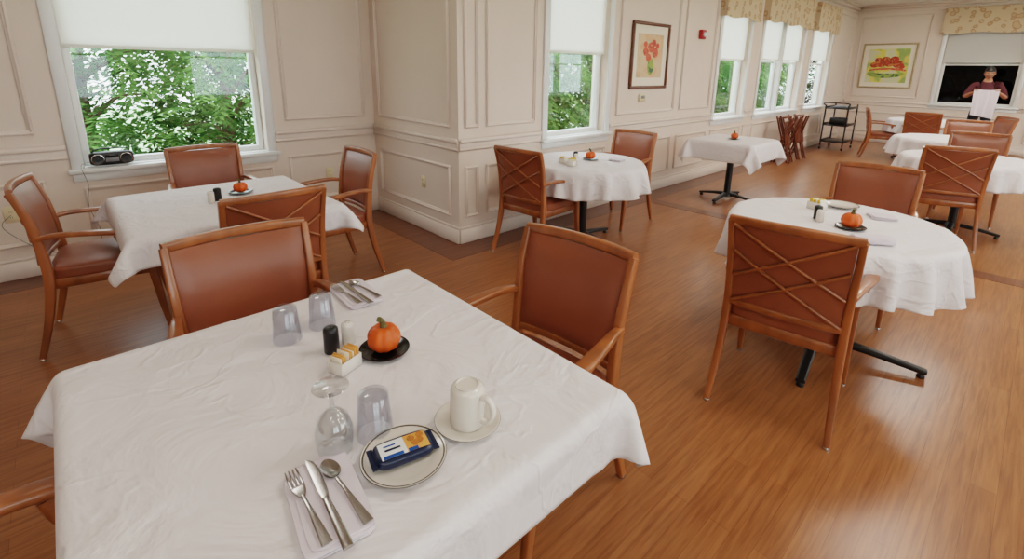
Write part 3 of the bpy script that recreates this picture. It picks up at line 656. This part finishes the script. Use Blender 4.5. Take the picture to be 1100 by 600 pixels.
# folded serving-tray stands leaning by the wall
mb=MB()
for xo in (-.12,.12):
    for sgn in (-1,1):
        mb.sweep([(xo*1.0+sgn*.03,-.14*sgn-.02,0.0),(xo+sgn*.03,.10*sgn,.78)],(.018,.012),'wooddk',ref=(1,0,0),p=5)
        mb.sweep([(xo+sgn*.03+.0,-.10*sgn-.02,0.0),(xo+sgn*.03,.14*sgn,.80)],(.018,.012),'wooddk',ref=(1,0,0),p=5)
for z in (.79,.12,.45): mb.box(-.19,.19,-.02,.02,z-.015,z+.015,'wooddk',.004)
mb.box(-.17,.17,-.13,-.115,.30,.72,'wooddk',.004,xf=lambda v:Vector((v.x,v.y+.16*v.z,v.z)))
FS=mb.mesh('folding_tray_stand'); inst('folding_tray_stand',FS,(9.35,3.02,0),.1); inst('folding_tray_stand',FS,(9.95,3.02,0),-.1)
# ------------------------------------------------------------------ man
def man(x,y,rot):
    E=bpy.data.objects.new('man',None); COL.objects.link(E); E.location=(x,y,0); E.rotation_euler=(0,0,rot); E.scale=(.985,)*3
    V=[];Ed=[];Rr=[]
    def v(p,r,par=None):
        V.append(p);Rr.append(r if isinstance(r,tuple) else (r,r)); 
        if par is not None: Ed.append((par,len(V)-1))
        return len(V)-1
    pel=v((0,0,.95),(.15,.115)); sp=v((0,0,1.08),(.135,.105),pel); ch=v((0,0,1.25),(.16,.115),sp); uc=v((-.005,0,1.385),(.12,.085),ch); nk=v((.0,0,1.47),.055,uc); hb=v((.025,0,1.56),.052,nk)
    for s in (-1,1):
        sh=v((0,s*.175,1.395),.062,uc); ua=v((.05,s*.24,1.28),.052,sh); el=v((.11,s*.285,1.165),.044,ua); fa=v((.22,s*.23,1.21),.038,el); wr=v((.33,s*.165,1.26),.026,fa); pm=v((.375,s*.145,1.29),.028,wr)
        hp=v((0,s*.09,.86),.095,pel); kn=v((.01,s*.10,.49),.062,hp); cf=v((-.01,s*.105,.32),.055,kn); an=v((-.02,s*.11,.09),.040,cf); to=v((.13,s*.13,.035),.036,an)
    me=bpy.data.meshes.new('b'); me.from_pydata(V,Ed,[]); o=bpy.data.objects.new('body_tmp',me); COL.objects.link(o)
    sk=o.modifiers.new('k','SKIN'); sk.use_smooth_shade=True
    for i,d in enumerate(me.skin_vertices[0].data): d.radius=Rr[i]; d.use_root=(i==0)
    ss=o.modifiers.new('s','SUBSURF'); ss.levels=2
    dg=bpy.context.evaluated_depsgraph_get(); m2=bpy.data.meshes.new_from_object(o.evaluated_get(dg)); bpy.data.objects.remove(o)
    for k in ('shirt','pants','skin','plastic'): m2.materials.append(M[k])
    for p in m2.polygons:
        c=p.center; p.use_smooth=True
        if c.z<.10: p.material_index=3
        elif c.z<.97 and abs(c.x)<.2: p.material_index=1
        elif c.z>1.46 or c.x>.17 : p.material_index=2
        else: p.material_index=0
    m2.name='body'; ob=bpy.data.objects.new('body',m2); COL.objects.link(ob); ob.parent=E
    for s in (-1,1):
        for i,(L,dy) in enumerate(((.036,-.026),(.042,-.009),(.040,.008),(.032,.024))):
            mbf=MB(); b=Vector((.385,s*.145+dy,1.305)); 
            mbf.sweep([b,b+Vector((.018,0,.016)),b+Vector((.034,0,.010)),b+Vector((.036,0,.010-L*.6))],[(.009,.009),(.0085,.0085),(.008,.008),(.006,.006)],'skin',ref=(0,1,0),p=2,nsec=8)
            mbf.obj('finger',(0,0,0),0,E)
        mbf=MB(); b=Vector((.375,s*.118,1.285)); mbf.sweep([b,b+Vector((.015,-s*.016,.004)),b+Vector((.030,-s*.012,.012))],[(.011,.011),(.009,.009),(.007,.007)],'skin',ref=(0,0,1),p=2,nsec=8); mbf.obj('thumb',(0,0,0),0,E)
    mbh=MB(); n,mn=40,32; vs=[];fs=[]
    for j in range(mn+1):
        ph=-pi/2+pi*j/mn
        for i in range(n):
            a=2*pi*i/n; d=Vector((math.cos(a)*math.cos(ph),math.sin(a)*math.cos(ph),math.sin(ph)))
            X=d.x*(.098 if d.x<0 else .092); Y=d.y*.076; Z=d.z*.118
            if Z<-.02: k=1+.55*(Z+.02)/.1*.6; Y*=k; X=X*(1+.25*(Z+.02)/.1) if X<0 else X*(1+.10*(Z+.02)/.1)
            if d.x>.3:
                X+=.022*math.exp(-(Y/.011)**2)*math.exp(-((Z+.018)/.017)**2)+.012*math.exp(-(Y/.009)**2)*math.exp(-((Z-.004)/.016)**2)
                X-=.009*math.exp(-((abs(Y)-.031)/.014)**2)*math.exp(-((Z-.006)/.011)**2)
                X+=.005*math.exp(-((Z-.026)/.008)**2)*math.exp(-(Y/.05)**4)+.006*math.exp(-(Y/.022)**2)*math.exp(-((Z+.058)/.010)**2)+.008*math.exp(-(Y/.02)**2)*math.exp(-((Z+.098)/.014)**2)
            vs.append((X,Y,Z))
    for j in range(mn):
        for i in range(n): k=(i+1)%n; fs.append([j*n+i,j*n+k,(j+1)*n+k,(j+1)*n+i])
    mbh.add(vs,fs,'skin')
    hv=[];hf=[]
    for (q) in vs: hv.append((q[0]*1.09-.004,q[1]*1.10,q[2]*1.09+.004))
    for f in fs:
        c=sum((Vector(vs[k]) for k in f),Vector())/4
        if c.z>.050 or (c.x<.035 and c.z>.0) or (c.x<-.03 and c.z>-.055): hf.append(f)
    mbh.add(hv,hf,'hair')
    for s in (-1,1):
        mbh.sbox((.078,s*.031,.006),(.010,.013,.0075),'eyew',p=2,cuts=4); mbh.sbox((.086,s*.031,.005),(.004,.006,.006),'eye',p=2,cuts=4)
        mbh.sweep([(.088,s*.016,.022),(.091,s*.030,.028),(.082,s*.046,.023)],(.0035,.003),'hair',ref=(0,0,1),p=2,nsec=6)
        mbh.sbox((-.004,s*.077,-.004),(.016,.008,.030),'skin',p=2.5,cuts=5)
    mbh.sweep([(.086,-.024,-.060),(.096,0,-.056),(.086,.024,-.060)],(.005,.004),'lips',ref=(0,0,1),p=2,nsec=8)
    h=mbh.obj('head',(.035,0,1.605),0,E); h.rotation_euler=(0,.28,0)
    mbs=MB(); mbs.sweep([(.0+.06*math.cos(a),.062*math.sin(a),1.462+.012*math.cos(a+pi)) for a in np.linspace(0,2*pi,17)],(.009,.006),'shirt',ref=(0,0,1),p=2,res=1,nsec=8); mbs.obj('collar',(0,0,0),0,E)
    mbc=MB(); vs=[];fs=[];nx,nz=24,18
    for j in range(nz+1):
        w=j/nz
        for i in range(nx+1):
            u=i/nx*2-1; vs.append((.417+.012*math.sin(u*9+w*2)*w+.004*math.sin(u*17),u*(.175-.02*w),1.325-.50*w-.018*(1-u*u)*(1-w)-.03*u*w))
    for j in range(nz):
        for i in range(nx): k=j*(nx+1)+i; fs.append([k,k+1,k+nx+2,k+nx+1])
    mbc.add(vs,fs,'napkin'); mbc.add([(a+.004,b,c) for a,b,c in vs],fs,'napkin'); c_=mbc.obj('held_napkin_cloth',(0,0,0),0,E)
man(12.75,.80,pi+.10)
# ------------------------------------------------------------------ lights & world
W=bpy.data.worlds.new('World'); bpy.context.scene.world=W; W.use_nodes=True; nt=W.node_tree
bg=nt.nodes['Background']; tc=N(nt,'ShaderNodeTexCoord'); sx=N(nt,'ShaderNodeSeparateXYZ'); nt.links.new(tc.outputs['Generated'],sx.inputs[0])
r=N(nt,'ShaderNodeValToRGB'); r.color_ramp.elements[0].position=0; r.color_ramp.elements[0].color=(.75,.80,.84,1); r.color_ramp.elements[1].position=.6; r.color_ramp.elements[1].color=(.86,.93,1,1)
nt.links.new(sx.outputs['Z'],r.inputs[0]); nt.links.new(r.outputs[0],bg.inputs[0]); bg.inputs[1].default_value=6.4
def lamp(x,y,e):  # unseen area lamp and panel, added as soft fill for the room
    mb=MB(); mb.box(-.32,.32,-.32,.32,-.02,-.001,'white',.006); mb.obj('added_light_panel',(x,y,HC))
    l=bpy.data.lights.new('added_fill_lamp','AREA'); l.shape='SQUARE'; l.size=.58; l.energy=e*.45; l.color=(1,.92,.84)
    o=bpy.data.objects.new('added_fill_lamp',l); COL.objects.link(o); o.location=(x,y,HC-.03)
for x,y,e in ((-.6,.2,26),(-.6,-2,22),(2.2,.2,46),(2.2,-2.2,44),(5.2,.3,60),(5.2,-2.2,40),(8.2,.6,70),(8.2,-2,44),(11.4,.8,84),(11.4,-2,50),(.6,3.2,16)): lamp(x,y,e)
# ------------------------------------------------------------------ camera
cam=bpy.data.cameras.new('camera'); co=bpy.data.objects.new('camera',cam); COL.objects.link(co); bpy.context.scene.camera=co
cam.sensor_width=36; cam.sensor_fit='HORIZONTAL'; cam.lens=36*522.997/1100; cam.shift_y=-(300-206.625)/1100; cam.clip_start=.05
th,yaw,ro=.246,.821,.014
F=Vector((math.cos(yaw),math.sin(yaw),0));R=Vector((math.sin(yaw),-math.cos(yaw),0));Z=Vector((0,0,1))
fw=F*math.cos(th)-Z*math.sin(th); up=F*math.sin(th)+Z*math.cos(th)
rr=R*math.cos(ro)+up*math.sin(ro); uu=up*math.cos(ro)-R*math.sin(ro)
mt=Matrix((rr,uu,-fw)).transposed().to_4x4(); mt.translation=Vector((0,0,1.52)); co.matrix_world=mt
sc=bpy.context.scene; sc.view_settings.view_transform='Filmic'; sc.view_settings.look='Medium High Contrast'; sc.view_settings.exposure=0.25
